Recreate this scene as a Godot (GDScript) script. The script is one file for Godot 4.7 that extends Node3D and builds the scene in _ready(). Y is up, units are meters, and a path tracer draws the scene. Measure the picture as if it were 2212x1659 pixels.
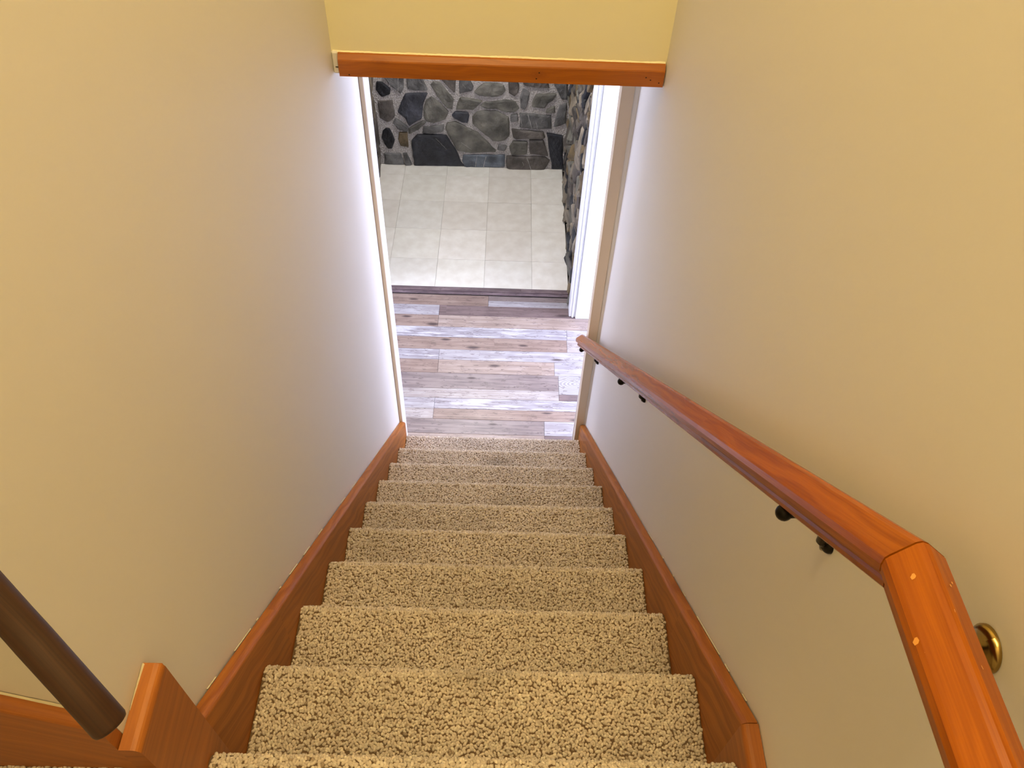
extends Node3D
# A carpeted flight of stairs seen from its landing, looking down to a plank floor and a stone alcove with a tiled hearth.
# Metres, y up. x = 0 is the middle of the flight, y = 0 the lower floor, z = 0 the lowest nosing; the flight climbs towards +z.

const RISE := 0.1985
const RUN := 0.2196
const HALF := 0.42            # half the width of the carpet
const WALL := 0.447           # side walls of the stairwell
const STEPS := 10             # the tenth tread is the landing
const CEIL_LOW := 2.232
const CEIL_UP := 5.8
const BEND_Z := 2.028         # where the handrail turns level
const BEND_Y := 2.7345
const RAIL_X := 0.380

var rng := RandomNumberGenerator.new()
var M := {}
var taken := {}
var back_stones := [
	["k", [-821, 636, -778, 638, -734, 593, -739, 556, -791, 534, -806, 545, -825, 579]],
	["g", [-780, 694, -636, 700, -646, 611, -670, 558, -721, 608, -747, 633], [[-0.676, 0.681, -0.685, 0.571, 0.0018], [-0.705, 0.587, -0.661, 0.619, 0.0016]]],
	["g", [-622, 700, -532, 703, -493, 593, -565, 586, -625, 595]],
	["o", [-455, 652, -408, 647, -328, 536, -338, 466, -370, 469, -439, 558, -475, 634]],
	["b", [-418, 687, -310, 712, -315, 582, -358, 617]],
	["g", [-289, 712, -234, 714, -194, 623, -204, 602, -291, 573], [[-0.266, 0.646, -0.247, 0.617, 0.0009]]],
	["d", [-640, 562, -494, 571, -531, 472, -541, 390, -621, 333, -633, 337, -650, 386, -699, 430, -675, 488, -656, 529]],
	["o", [-475, 544, -448, 536, -359, 438, -385, 387, -455, 359, -504, 364, -523, 387, -528, 454, -508, 521]],
	["b", [-820, 505, -727, 511, -718, 402, -737, 369, -775, 350, -821, 380]],
	["g", [-719, 379, -684, 362, -634, 314, -644, 283, -697, 297, -735, 342]],
	["o", [-635, 304, -536, 370, -510, 364, -573, 297, -633, 267]],
	["k", [-787, 305, -759, 300, -736, 220, -758, 152, -784, 147, -810, 189, -823, 231, -812, 279]],
	["t", [-701, 278, -643, 278, -645, 154, -665, 166, -698, 169, -707, 217]],
	["g", [-535, 322, -396, 346, -400, 294, -479, 273, -541, 277]],
	["n", [-575, 267, -380, 267, -324, 164, -288, 67, -259, 23, -611, 17, -620, 215], [[-0.455, 0.25, -0.383, 0.162, 0.0009]]],
	["o", [-373, 360, -316, 372, -251, 337, -166, 294, -42, 160, -46, 146, -207, 135, -304, 150, -324, 179, -387, 323], [[-0.281, 0.219, -0.211, 0.168, 0.0012]]],
	["d", [-343, 420, -318, 448, -233, 443, -225, 420, -236, 365, -271, 366, -323, 394]],
	["o", [-284, 547, -204, 541, -138, 530, -196, 466, -314, 462, -305, 498]],
	["g", [-817, 111, -703, 111, -684, 17, -820, 22]],
	["g", [-686, 111, -656, 117, -628, 24, -675, 18]],
	["u", [-270, 115, 22, 126, 20, 27, -259, 16, -275, 63], [[-0.173, 0.119, -0.186, 0.026, 0.0022], [-0.111, 0.114, -0.13, 0.023, 0.0026]]],
	["o", [-194, 593, -133, 651, -78, 659, 2, 643, 12, 610, -13, 574, -84, 561, -156, 569]],
	["b", [28, 695, 83, 693, 100, 638, 94, 600, 71, 569, 34, 593, 29, 636]],
	["b", [106, 698, 282, 700, 294, 631, 191, 638, 136, 646]],
	["g", [124, 627, 167, 602, 162, 537, 141, 474, 110, 491, 108, 553]],
	["o", [210, 587, 340, 598, 323, 556, 297, 533, 271, 493, 182, 500, 192, 547]],
	["g", [306, 692, 402, 692, 417, 560, 379, 558, 351, 609]],
	["o", [-152, 495, -124, 518, 20, 545, 72, 534, 108, 482, 79, 459, 14, 452, -43, 476, -104, 474]],
	["g", [413, 538, 419, 385, 393, 375, 341, 355, 352, 433, 367, 510]],
	["g", [107, 451, 164, 448, 319, 441, 326, 340, 207, 338, 116, 346], [[0.162, 0.448, 0.196, 0.342, 0.0026], [0.22, 0.392, 0.233, 0.344, 0.002], [0.116, 0.447, 0.128, 0.351, 0.0016]]],
	["g", [47, 435, 95, 446, 101, 396, 53, 385]],
	["o", [-180, 445, -124, 460, -47, 463, 39, 417, 45, 278, 11, 239, -64, 234, -123, 286, -205, 362, -205, 403]],
	["b", [58, 330, 270, 317, 289, 278, 273, 263, 169, 262, 86, 254, 69, 270]],
	["o", [70, 237, 172, 238, 170, 144, 65, 125, 46, 188]],
	["b", [182, 255, 277, 256, 319, 130, 259, 135, 187, 142]],
	["g", [-26, 209, 31, 202, 17, 160, -36, 168]],
	["n", [295, 311, 408, 292, 425, 24, 352, 22, 332, 121]],
	["b", [29, 119, 294, 122, 332, 96, 304, 30, 296, 14, 60, 10, 31, 29], [[0.171, 0.119, 0.208, 0.016, 0.0022], [0.143, 0.084, 0.153, 0.054, 0.0016]]],
	["o", [284, 480, 338, 513, 342, 460, 282, 457]],
]

# ---------------------------------------------------------------- naming
func numbered(called: String) -> String:
	if not taken.has(called):
		taken[called] = 0
		return called
	taken[called] += 1
	return "%s_%03d" % [called, taken[called]]

func tag(o: Node, label: String, category := "", group := "", kind := "") -> void:
	if label: o.set_meta("label", label)
	if category: o.set_meta("category", category)
	if group: o.set_meta("group", group)
	if kind: o.set_meta("kind", kind)

func put(called: String, mesh: Mesh, mat: Material, parent: Node = self, at := Vector3.ZERO) -> MeshInstance3D:
	var o := MeshInstance3D.new()
	o.mesh = mesh
	o.material_override = mat
	o.position = at
	o.name = numbered(called) if parent == self else called
	parent.add_child(o, true)
	return o

func thing(called: String, label: String, category: String, at := Vector3.ZERO, group := "") -> Node3D:
	var o := Node3D.new()
	o.name = numbered(called)
	o.position = at
	add_child(o, true)
	tag(o, label, category, group)
	return o

func structure(called: String, mesh: Mesh, mat: Material, label: String) -> MeshInstance3D:
	var o := put(called, mesh, mat)
	tag(o, label, "", "", "structure")
	return o

# ---------------------------------------------------------------- shapes
func tri(st: SurfaceTool, a: Vector3, b: Vector3, c: Vector3, out: Vector3, ua := Vector2.ZERO, ub := Vector2.ZERO, uc := Vector2.ZERO) -> void:
	# front faces run clockwise; «out» says which side is the front
	if (b - a).cross(c - a).dot(out) > 0.0:
		var t := b; b = c; c = t
		var u := ub; ub = uc; uc = u
	st.set_uv(ua); st.add_vertex(a)
	st.set_uv(ub); st.add_vertex(b)
	st.set_uv(uc); st.add_vertex(c)

func quad(st: SurfaceTool, a: Vector3, b: Vector3, c: Vector3, d: Vector3, out: Vector3, ua := Vector2.ZERO, ub := Vector2.ZERO, uc := Vector2.ZERO, ud := Vector2.ZERO) -> void:
	tri(st, a, b, c, out, ua, ub, uc)
	tri(st, a, c, d, out, ua, uc, ud)

func begin(smooth := false) -> SurfaceTool:
	var st := SurfaceTool.new()
	st.begin(Mesh.PRIMITIVE_TRIANGLES)
	st.set_smooth_group(0 if smooth else -1)
	return st

func done(st: SurfaceTool) -> ArrayMesh:
	st.generate_normals()
	return st.commit()

# a box with chamfered edges; uvs laid from the top in metres (u along the axis «along»)
func add_box(st: SurfaceTool, lo: Vector3, hi: Vector3, b := 0.0, along := 0, uv_off := Vector2.ZERO) -> void:
	var c := (lo + hi) * 0.5
	var h := (hi - lo) * 0.5
	b = minf(b, minf(h.x, minf(h.y, h.z)) * 0.9)
	var uvf := func(p: Vector3, n: Vector3) -> Vector2:
		var q := p
		var other := q.y if absf(n.y) < 0.5 else (q.z if along != 2 else q.x)
		var main := q.x if along == 0 else (q.z if along == 2 else q.y)
		if along == 1: other = q.x if absf(n.z) > 0.5 else q.z
		return Vector2(main, other) + uv_off
	for ax in 3:
		var a1 := (ax + 1) % 3
		var a2 := (ax + 2) % 3
		for s in [-1.0, 1.0]:
			var n := Vector3.ZERO
			n[ax] = s
			var p := []
			for k in [[-1, -1], [1, -1], [1, 1], [-1, 1]]:
				var v := c
				v[ax] += s * h[ax]
				v[a1] += k[0] * (h[a1] - b)
				v[a2] += k[1] * (h[a2] - b)
				p.append(v)
			quad(st, p[0], p[1], p[2], p[3], n, uvf.call(p[0], n), uvf.call(p[1], n), uvf.call(p[2], n), uvf.call(p[3], n))
	if b <= 0.0: return
	for ax in 3:
		var a1 := (ax + 1) % 3
		var a2 := (ax + 2) % 3
		for s1 in [-1.0, 1.0]:
			for s2 in [-1.0, 1.0]:
				var n := Vector3.ZERO
				n[a1] = s1; n[a2] = s2
				var p := []
				for k in [[-1.0, 0], [1.0, 0], [1.0, 1], [-1.0, 1]]:
					var v := c
					v[ax] += k[0] * (h[ax] - b)
					v[a1] += s1 * (h[a1] - (b if k[1] == 1 else 0.0))
					v[a2] += s2 * (h[a2] - (0.0 if k[1] == 1 else b))
					p.append(v)
				quad(st, p[0], p[1], p[2], p[3], n, uvf.call(p[0], n), uvf.call(p[1], n), uvf.call(p[2], n), uvf.call(p[3], n))
	for sx in [-1.0, 1.0]:
		for sy in [-1.0, 1.0]:
			for sz in [-1.0, 1.0]:
				var s := Vector3(sx, sy, sz)
				var k := c + s * h
				var p := []
				for ax in 3:
					var v := k
					for o in 3:
						if o != ax: v[o] -= s[o] * b
					p.append(v)
				tri(st, p[0], p[1], p[2], s, uvf.call(p[0], s), uvf.call(p[1], s), uvf.call(p[2], s))

func box(lo: Vector3, hi: Vector3, b := 0.0, along := 0, uv_off := Vector2.ZERO) -> ArrayMesh:
	var st := begin()
	add_box(st, lo, hi, b, along, uv_off)
	return done(st)

# sweep of a closed profile (x = across, y = up in each frame) through frames {o, r, u}; u runs with the length, v round the profile
func sweep(prof: PackedVector2Array, frames: Array, smooth := false, cap := true, uv_off := Vector2.ZERO) -> ArrayMesh:
	var st := begin(smooth)
	var mid := Vector2.ZERO
	for p in prof: mid += p
	mid /= prof.size()
	var len_at := 0.0
	var per := PackedFloat32Array([0.0])
	for i in prof.size(): per.append(per[i] + prof[i].distance_to(prof[(i + 1) % prof.size()]))
	for f in frames.size() - 1:
		var A: Dictionary = frames[f]
		var B: Dictionary = frames[f + 1]
		var l2: float = len_at + (B.o as Vector3).distance_to(A.o)
		for i in prof.size():
			var p := prof[i]
			var q := prof[(i + 1) % prof.size()]
			var m := (p + q) * 0.5
			var e := q - p
			var n2 := Vector2(e.y, -e.x)
			# polygons are given anticlockwise: the outward normal lies to the right of each edge
			var out: Vector3 = A.r * n2.x + A.u * n2.y
			quad(st, A.o + A.r * p.x + A.u * p.y, A.o + A.r * q.x + A.u * q.y, B.o + B.r * q.x + B.u * q.y, B.o + B.r * p.x + B.u * p.y, out,
				Vector2(len_at, per[i]) + uv_off, Vector2(len_at, per[i + 1]) + uv_off, Vector2(l2, per[i + 1]) + uv_off, Vector2(l2, per[i]) + uv_off)
		len_at = l2
	if cap:
		st.set_smooth_group(-1)
		var tris := Geometry2D.triangulate_polygon(prof)
		for e in [0, frames.size() - 1]:
			var F: Dictionary = frames[e]
			var out: Vector3 = (frames[0].o - frames[1].o) if e == 0 else (frames[e].o - frames[e - 1].o)
			for t in range(0, tris.size(), 3):
				var w := []
				for k in 3: w.append(prof[tris[t + k]])
				tri(st, F.o + F.r * w[0].x + F.u * w[0].y, F.o + F.r * w[1].x + F.u * w[1].y, F.o + F.r * w[2].x + F.u * w[2].y, out,
					w[0] + uv_off, w[1] + uv_off, w[2] + uv_off)
	return done(st)

func frame(o: Vector3, r: Vector3, u: Vector3) -> Dictionary:
	return {"o": o, "r": r, "u": u}

# a round tube through points
func tube(pts: Array, radii: Array, sides := 12) -> ArrayMesh:
	var st := begin(true)
	var rings := []
	for i in pts.size():
		var d: Vector3 = (pts[mini(i + 1, pts.size() - 1)] - pts[maxi(i - 1, 0)]).normalized()
		var r := d.cross(Vector3.RIGHT if absf(d.x) < 0.8 else Vector3.UP).normalized()
		var u := r.cross(d)
		var ring := []
		for k in sides:
			var a := TAU * k / sides
			ring.append(pts[i] + (r * cos(a) + u * sin(a)) * radii[i])
		rings.append(ring)
	var l := 0.0
	for i in pts.size() - 1:
		var l2: float = l + pts[i].distance_to(pts[i + 1])
		for k in sides:
			var j := (k + 1) % sides
			var m: Vector3 = (rings[i][k] + rings[i][j] + rings[i + 1][k] + rings[i + 1][j]) * 0.25 - (pts[i] + pts[i + 1]) * 0.5
			quad(st, rings[i][k], rings[i][j], rings[i + 1][j], rings[i + 1][k], m, Vector2(l, k * 0.02), Vector2(l, k * 0.02 + 0.02), Vector2(l2, k * 0.02 + 0.02), Vector2(l2, k * 0.02))
		l = l2
	for e in [0, pts.size() - 1]:
		var out: Vector3 = (pts[0] - pts[1]) if e == 0 else (pts[e] - pts[e - 1])
		for k in sides:
			tri(st, pts[e], rings[e][k], rings[e][(k + 1) % sides], out)
	return done(st)

# a lathe round the x axis: profile of (x, radius)
func lathe_x(prof: Array, sides := 24) -> ArrayMesh:
	var pts := []
	var rad := []
	for p in prof:
		pts.append(Vector3(p.x, 0, 0))
		rad.append(p.y)
	var st := begin(true)
	for i in prof.size() - 1:
		for k in sides:
			var a := TAU * k / sides
			var b := TAU * (k + 1) / sides
			var f := func(q: Vector2, t: float) -> Vector3: return Vector3(q.x, q.y * cos(t), q.y * sin(t))
			var p0: Vector3 = f.call(prof[i], a)
			var p1: Vector3 = f.call(prof[i], b)
			var p2: Vector3 = f.call(prof[i + 1], b)
			var p3: Vector3 = f.call(prof[i + 1], a)
			var e: Vector2 = prof[i + 1] - prof[i]
			var am := (a + b) * 0.5
			var out := Vector3(-e.y, e.x * cos(am), e.x * sin(am)) * (1.0 if prof[0].x < prof[-1].x else -1.0)
			quad(st, p0, p1, p2, p3, out)
	return done(st)

# ---------------------------------------------------------------- textures and materials
func noise(freq: float, seed_: int, octaves := 3, type := FastNoiseLite.TYPE_SIMPLEX_SMOOTH) -> FastNoiseLite:
	var n := FastNoiseLite.new()
	n.noise_type = type
	n.frequency = freq
	n.seed = seed_
	n.fractal_type = FastNoiseLite.FRACTAL_FBM
	n.fractal_octaves = octaves
	return n

func tex(im: Image) -> ImageTexture:
	return ImageTexture.create_from_image(im)

func noise_tex(size: int, freq: float, seed_: int, c0: Color, c1: Color, octaves := 4, normal := false, strength := 2.0) -> NoiseTexture2D:
	var t := NoiseTexture2D.new()
	t.width = size
	t.height = size
	t.seamless = true
	t.noise = noise(freq, seed_, octaves)
	if normal:
		t.as_normal_map = true
		t.bump_strength = strength
	else:
		var g := Gradient.new()
		g.set_color(0, c0)
		g.set_color(1, c1)
		t.color_ramp = g
	return t

# wood grain running along u: 1024 x 256, tone = lerp(dark, light)
func wood_image(light: Color, dark: Color, seed_: int, knots: int, streak := 1.0, width := 768, height := 192) -> Image:
	var im := Image.create(width, height, false, Image.FORMAT_RGB8)
	var n1 := noise(0.011, seed_, 3)
	var n2 := noise(0.05, seed_ + 1, 2)
	var n3 := noise(0.01, seed_ + 2, 2)
	var r := RandomNumberGenerator.new()
	r.seed = seed_
	var kn := []
	for k in knots: kn.append(Vector3(r.randf_range(0, width), r.randf_range(0, height), r.randf_range(3.0, 6.0)))
	for y in height:
		for x in width:
			var warp := n3.get_noise_2d(x * 0.6, y * 1.2) * 14.0
			var g := n1.get_noise_2d(x * 0.12, (y + warp) * 5.0) * 0.9 + n2.get_noise_2d(x * 0.16, y * 9.0) * 0.45 * streak
			var t := clampf(0.62 + g * 0.62, 0.0, 1.0)
			for k in kn:
				var d: float = Vector2((x - k.x) * 0.55, y - k.y).length() / k.z
				if d < 3.0: t *= clampf(0.25 + 0.25 * d + 0.1 * sin(d * 6.0), 0.12, 1.0)
			im.set_pixel(x, y, dark.lerp(light, t))
	return im

func std(color: Color, rough := 0.6) -> StandardMaterial3D:
	var m := StandardMaterial3D.new()
	m.albedo_color = color
	m.roughness = rough
	return m

func wood_mat(im: Image, rough: float, scale := Vector3(1.0, 4.0, 1.0), coat := 0.0) -> StandardMaterial3D:
	var m := std(Color.WHITE, rough)
	m.albedo_texture = tex(im)
	m.uv1_scale = scale
	if coat > 0.0:
		m.clearcoat_enabled = true
		m.clearcoat = coat
		m.clearcoat_roughness = 0.12
	return m

func paint_mat(c: Color, rough := 0.6, bump := 0.035) -> StandardMaterial3D:
	var m := std(c, rough)
	m.uv1_triplanar = true
	m.uv1_world_triplanar = true
	m.uv1_scale = Vector3(3.0, 3.0, 3.0)
	m.normal_enabled = true
	m.normal_texture = M.paint_bump
	m.normal_scale = bump
	return m

# a printed floor strip: base tone, streaks, knots and rubbed white paint
func strip_image(light: Color, dark: Color, white: float, knots: int, seed_: int, rings := false) -> Image:
	var w := 768
	var h := 72
	var im := Image.create(w, h, false, Image.FORMAT_RGB8)
	var n1 := noise(0.02, seed_, 3)
	var n2 := noise(0.06, seed_ + 5, 2)
	var n3 := noise(0.012, seed_ + 9, 3)
	var n4 := noise(0.03, seed_ + 13, 3)
	var r := RandomNumberGenerator.new()
	r.seed = seed_
	var kn := []
	for k in knots: kn.append(Vector3(r.randf_range(60, w - 60), r.randf_range(14, h - 14), r.randf_range(2.5, 4.5)))
	for y in h:
		for x in w:
			var g := n1.get_noise_2d(x * 0.14, y * 2.6) * 0.7 + n2.get_noise_2d(x * 0.14, y * 3.4) * 0.45 + n3.get_noise_2d(x * 0.8, y) * 0.35
			var fine := n2.get_noise_2d(x * 0.5 + 400.0, y * 12.0)
			var t := clampf(0.62 + g * 0.95 + fine * 0.25, 0.0, 1.0)
			var mark := 0.0
			if fine < -0.3 and n3.get_noise_2d(x * 1.5 + 90.0, y * 3.0) < -0.22: mark = 0.5
			if rings:
				var d := Vector2((x - 60.0) * 0.42, (y - 30.0) * 1.25).length() + n3.get_noise_2d(x, y) * 6.0
				t = clampf(0.72 + 0.42 * sin(d * 0.95) * clampf(1.0 - d / 70.0, 0.0, 1.0) + g * 0.2, 0.0, 1.0)
			for k in kn:
				var d: float = Vector2((x - k.x) * 0.35, y - k.y).length() / k.z
				if d < 2.6: mark = maxf(mark, 1.0 - d / 2.6)
			var c := dark.lerp(light, t).lerp(Color(0.27, 0.22, 0.22), clampf(mark * 1.3, 0.0, 0.85))
			if white > 0.0:
				var s := n4.get_noise_2d(x * 0.2, y * 1.5) + n3.get_noise_2d(x * 0.6, 7.0) * 0.55
				c = c.lerp(Color(0.84, 0.84, 0.87), clampf((s - 0.12 + fine * 0.35) * 4.0, 0.0, 1.0) * white)
			im.set_pixel(x, y, c)
	return im

func make_materials() -> void:
	M.paint_bump = noise_tex(512, 0.05, 3, Color.BLACK, Color.WHITE, 3, true, 3.0)
	M.wall = paint_mat(Color(0.91, 0.893, 0.865), 0.55)
	M.header = paint_mat(Color(0.95, 0.92, 0.78), 0.55)
	M.ceiling = paint_mat(Color(0.93, 0.92, 0.89), 0.8)
	M.room = paint_mat(Color(0.93, 0.93, 0.93), 0.6)
	M.casing = paint_mat(Color(0.86, 0.79, 0.69), 0.4, 0.05)
	M.white_gloss = paint_mat(Color(0.95, 0.955, 0.965), 0.35, 0.04)
	M.jamb = paint_mat(Color(0.93, 0.92, 0.93), 0.35, 0.04)
	M.caulk = std(Color(0.86, 0.82, 0.70), 0.8)
	M.rail = wood_mat(wood_image(Color(0.66, 0.355, 0.025), Color(0.50, 0.235, 0.008), 11, 3), 0.27, Vector3(0.9, 6.0, 1), 0.0)
	M.skirt = wood_mat(wood_image(Color(0.69, 0.42, 0.155), Color(0.53, 0.29, 0.09), 23, 2), 0.5, Vector3(0.9, 4.0, 1), 0.03)
	M.rail.metallic_specular = 0.38
	M.skirt.metallic_specular = 0.32
	M.cap = wood_mat(wood_image(Color(0.68, 0.40, 0.12), Color(0.54, 0.29, 0.07), 31, 1), 0.48, Vector3(0.9, 4.0, 1), 0.04)
	M.beam = wood_mat(wood_image(Color(0.70, 0.40, 0.06), Color(0.56, 0.29, 0.025), 41, 4), 0.38, Vector3(0.9, 5.0, 1), 0.25)
	M.post = wood_mat(wood_image(Color(0.25, 0.14, 0.06), Color(0.14, 0.065, 0.02), 53, 1), 0.5, Vector3(0.9, 4.0, 1), 0.05)
	M.backing = std(Color(0.39, 0.31, 0.235), 1.0)
	M.pile = std(Color.WHITE, 1.0)
	M.pile.vertex_color_use_as_albedo = true
	M.pile.metallic_specular = 0.15
	M.bronze = std(Color(0.10, 0.085, 0.07), 0.35)
	M.bronze.metallic = 0.7
	M.brass = std(Color(0.62, 0.52, 0.30), 0.22)
	M.brass.metallic = 1.0
	M.steel = std(Color(0.62, 0.60, 0.57), 0.3)
	M.steel.metallic = 1.0
	M.dark = std(Color(0.09, 0.06, 0.04), 0.9)
	M.chip = std(Color(0.82, 0.56, 0.24), 0.6)
	# stone: one relief and mottling for all, the tone of each stone comes with its own material
	M.stone_mottle = noise_tex(512, 0.007, 71, Color(0.46, 0.46, 0.46), Color(1, 1, 1), 6)
	M.stone_bump = noise_tex(512, 0.018, 72, Color.BLACK, Color.WHITE, 5, true, 6.0)
	var tones := {"k": Color(0.085, 0.085, 0.10), "n": Color(0.16, 0.165, 0.185), "d": Color(0.225, 0.23, 0.255), "g": Color(0.37, 0.365, 0.355), "o": Color(0.385, 0.375, 0.34), "b": Color(0.345, 0.32, 0.295), "t": Color(0.41, 0.35, 0.25), "u": Color(0.34, 0.365, 0.39), "w": Color(0.50, 0.46, 0.40)}
	for k in tones:
		var m := std(tones[k] * 1.36, 0.62)
		m.albedo_texture = M.stone_mottle
		m.normal_enabled = true
		m.normal_texture = M.stone_bump
		m.normal_scale = 1.3
		m.uv1_triplanar = true
		m.uv1_world_triplanar = true
		m.uv1_scale = Vector3(1.7, 1.7, 1.7)
		M["stone_" + k] = m
	M.vein = std(Color(0.62, 0.61, 0.59), 0.8)
	M.mortar = std(Color(0.80, 0.78, 0.755), 0.95)
	M.mortar.albedo_texture = noise_tex(512, 0.06, 81, Color(0.72, 0.70, 0.68), Color(1, 1, 1), 4)
	M.mortar.normal_enabled = true
	M.mortar.normal_texture = noise_tex(512, 0.05, 82, Color.BLACK, Color.WHITE, 4, true, 8.0)
	M.mortar.uv1_triplanar = true
	M.mortar.uv1_world_triplanar = true
	M.mortar.uv1_scale = Vector3(2.5, 2.5, 2.5)
	# tiles: one cloudy cream print, four shifts of it
	var cloud := noise_tex(512, 0.012, 91, Color(0.89, 0.875, 0.84), Color(0.955, 0.95, 0.93), 5)
	for k in 4:
		var m := std([Color(0.97, 0.965, 0.94), Color(0.95, 0.945, 0.925), Color(0.985, 0.975, 0.955), Color(0.94, 0.925, 0.90)][k], 0.42)
		m.albedo_texture = cloud
		m.uv1_scale = Vector3(1.6, 1.6, 1.6)
		m.uv1_offset = Vector3(k * 0.37, k * 0.21, 0)
		M["tile_%d" % k] = m
	M.grout = std(Color(0.70, 0.67, 0.62), 0.9)
	var strips := [
		[Color(0.607, 0.530, 0.487), Color(0.470, 0.393, 0.359), 0.0, 3],
		[Color(0.496, 0.427, 0.419), Color(0.368, 0.308, 0.308), 0.0, 1],
		[Color(0.675, 0.658, 0.667), Color(0.539, 0.513, 0.530), 0.2, 1],
		[Color(0.650, 0.581, 0.539), Color(0.530, 0.462, 0.427), 0.1, 1],
		[Color(0.564, 0.513, 0.496), Color(0.427, 0.376, 0.376), 0.0, 1],
		[Color(0.658, 0.641, 0.658), Color(0.513, 0.487, 0.513), 0.6, 0],
		[Color(0.667, 0.633, 0.616), Color(0.547, 0.504, 0.496), 0.15, 0],
		[Color(0.684, 0.667, 0.667), Color(0.479, 0.462, 0.470), 0.0, 0],
	]
	for k in strips.size():
		var s: Array = strips[k]
		var m := std(Color.WHITE, 0.36)
		m.albedo_texture = tex(strip_image(s[0], s[1], s[2], s[3], 200 + k * 17, k == 7))
		M["strip_%d" % k] = m
	M.edge_strip = wood_mat(strip_image(Color(0.47, 0.40, 0.41), Color(0.28, 0.22, 0.24), 0.0, 0, 400), 0.45, Vector3(1, 8, 1))

# ---------------------------------------------------------------- camera, light
func setup_view() -> void:
	var cam := Camera3D.new()
	cam.name = "camera"
	cam.position = Vector3(0.01898, 3.35097, 2.36921)
	cam.rotation_order = EULER_ORDER_YXZ
	cam.rotation = Vector3(-0.86141, -0.02566, 0.04766)
	cam.fov = rad_to_deg(2.0 * atan(829.5 / 1750.0))
	cam.near = 0.02
	cam.current = true
	add_child(cam)
	var sky_mat := ProceduralSkyMaterial.new()
	sky_mat.sky_top_color = Color(0.45, 0.62, 0.92)
	sky_mat.sky_horizon_color = Color(0.82, 0.88, 0.97)
	sky_mat.ground_bottom_color = Color(0.35, 0.36, 0.33)
	sky_mat.ground_horizon_color = Color(0.62, 0.64, 0.62)
	var sky := Sky.new()
	sky.sky_material = sky_mat
	var env := Environment.new()
	env.background_mode = Environment.BG_SKY
	env.sky = sky
	env.tonemap_mode = Environment.TONE_MAPPER_LINEAR
	env.tonemap_exposure = 1.0
	env.sdfgi_enabled = true
	env.ssao_enabled = true
	env.ssil_enabled = true
	var we := WorldEnvironment.new()
	we.name = "environment"
	we.environment = env
	add_child(we)
	# daylight of the tall window at the right end of the lower room, and of the smaller one at its left end
	day_light("window_daylight", Vector3(2.12, 1.15, -0.62), Vector3(-1, 0, 0), Vector2(0.72, 1.9), Color(0.84, 0.865, 1.0), 10.0)
	day_light("window_daylight_left", Vector3(-2.52, 1.3, -0.65), Vector3(1, 0, 0), Vector2(0.72, 1.4), Color(0.85, 0.875, 1.0), 4.5)

func day_light(called: String, at: Vector3, towards: Vector3, size: Vector2, color: Color, energy: float) -> void:
	var l := AreaLight3D.new()
	l.name = called
	l.area_size = size
	l.light_color = color
	l.light_energy = energy
	l.area_range = 12.0
	l.shadow_enabled = true
	add_child(l)
	l.look_at_from_position(at, at + towards, Vector3.UP)

# ---------------------------------------------------------------- the shell
func build_shell() -> void:
	structure("wall_left", box(Vector3(-0.56, 0, -0.10), Vector3(-WALL, CEIL_UP, 2.04)), M.wall, "cream painted wall on the left of the stairwell")
	structure("wall_right", box(Vector3(WALL, 0, -0.10), Vector3(0.56, CEIL_UP, 3.16)), M.wall, "cream painted wall on the right behind the handrail")
	structure("wall_landing", box(Vector3(-2.6, 1.7, 1.92), Vector3(-0.56, CEIL_UP, 2.04)), M.wall, "cream wall of the upper flight round the corner")
	structure("wall_back", box(Vector3(-2.72, 1.0, 3.16), Vector3(0.68, CEIL_UP, 3.28)), M.wall, "cream wall behind the landing")
	structure("wall_upper", box(Vector3(-2.72, 1.7, 1.92), Vector3(-2.6, CEIL_UP, 3.16)), M.wall, "cream wall at the head of the upper flight")
	structure("wall_header", header_mesh(), M.header, "pale yellow wall above the wooden trim")
	structure("ceiling", box(Vector3(-2.72, CEIL_UP, 0.10), Vector3(0.68, CEIL_UP + 0.12, 3.28)), M.ceiling, "plain ceiling high above the stairwell")
	structure("ceiling_lower", box(Vector3(-2.72, CEIL_LOW, -2.75), Vector3(2.4, CEIL_LOW + 0.12, 0.19)), M.ceiling, "plain ceiling of the lower room")
	# lower room
	structure("wall_room_left", box(Vector3(-2.6, 0, -0.10), Vector3(-0.56, CEIL_LOW, -0.0)), M.room, "white wall of the lower room left of the stair opening")
	structure("wall_room_right", box(Vector3(0.56, 0, -0.10), Vector3(2.2, CEIL_LOW, -0.0)), M.room, "white wall of the lower room right of the stair opening")
	structure("wall_hearth_left", box(Vector3(-2.6, 0, -1.35), Vector3(-0.98, CEIL_LOW, -1.2)), M.room, "white wall left of the stone alcove")
	structure("wall_hearth_right", box(Vector3(0.60, 0, -1.35), Vector3(2.2, CEIL_LOW, -1.04)), M.room, "white wall right of the stone alcove")
	window("window_1", Vector3(2.2, 1.15, -0.62), 0.86, 2.0, -1.0, -1.04, -0.10)
	window("window_2", Vector3(-2.6, 1.3, -0.65), 0.86, 1.5, 1.0, -1.20, -0.10)

func header_mesh() -> ArrayMesh:
	# the wall over the opening stands a little askew: nearer on its left
	var prof := PackedVector2Array([Vector2(-WALL, 0.1925), Vector2(WALL, 0.1925), Vector2(WALL, 0.2868), Vector2(-WALL, 0.3125)])
	return sweep(prof, [frame(Vector3(0, CEIL_LOW + 0.004, 0), Vector3.RIGHT, Vector3.BACK), frame(Vector3(0, CEIL_UP, 0), Vector3.RIGHT, Vector3.BACK)])

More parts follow.
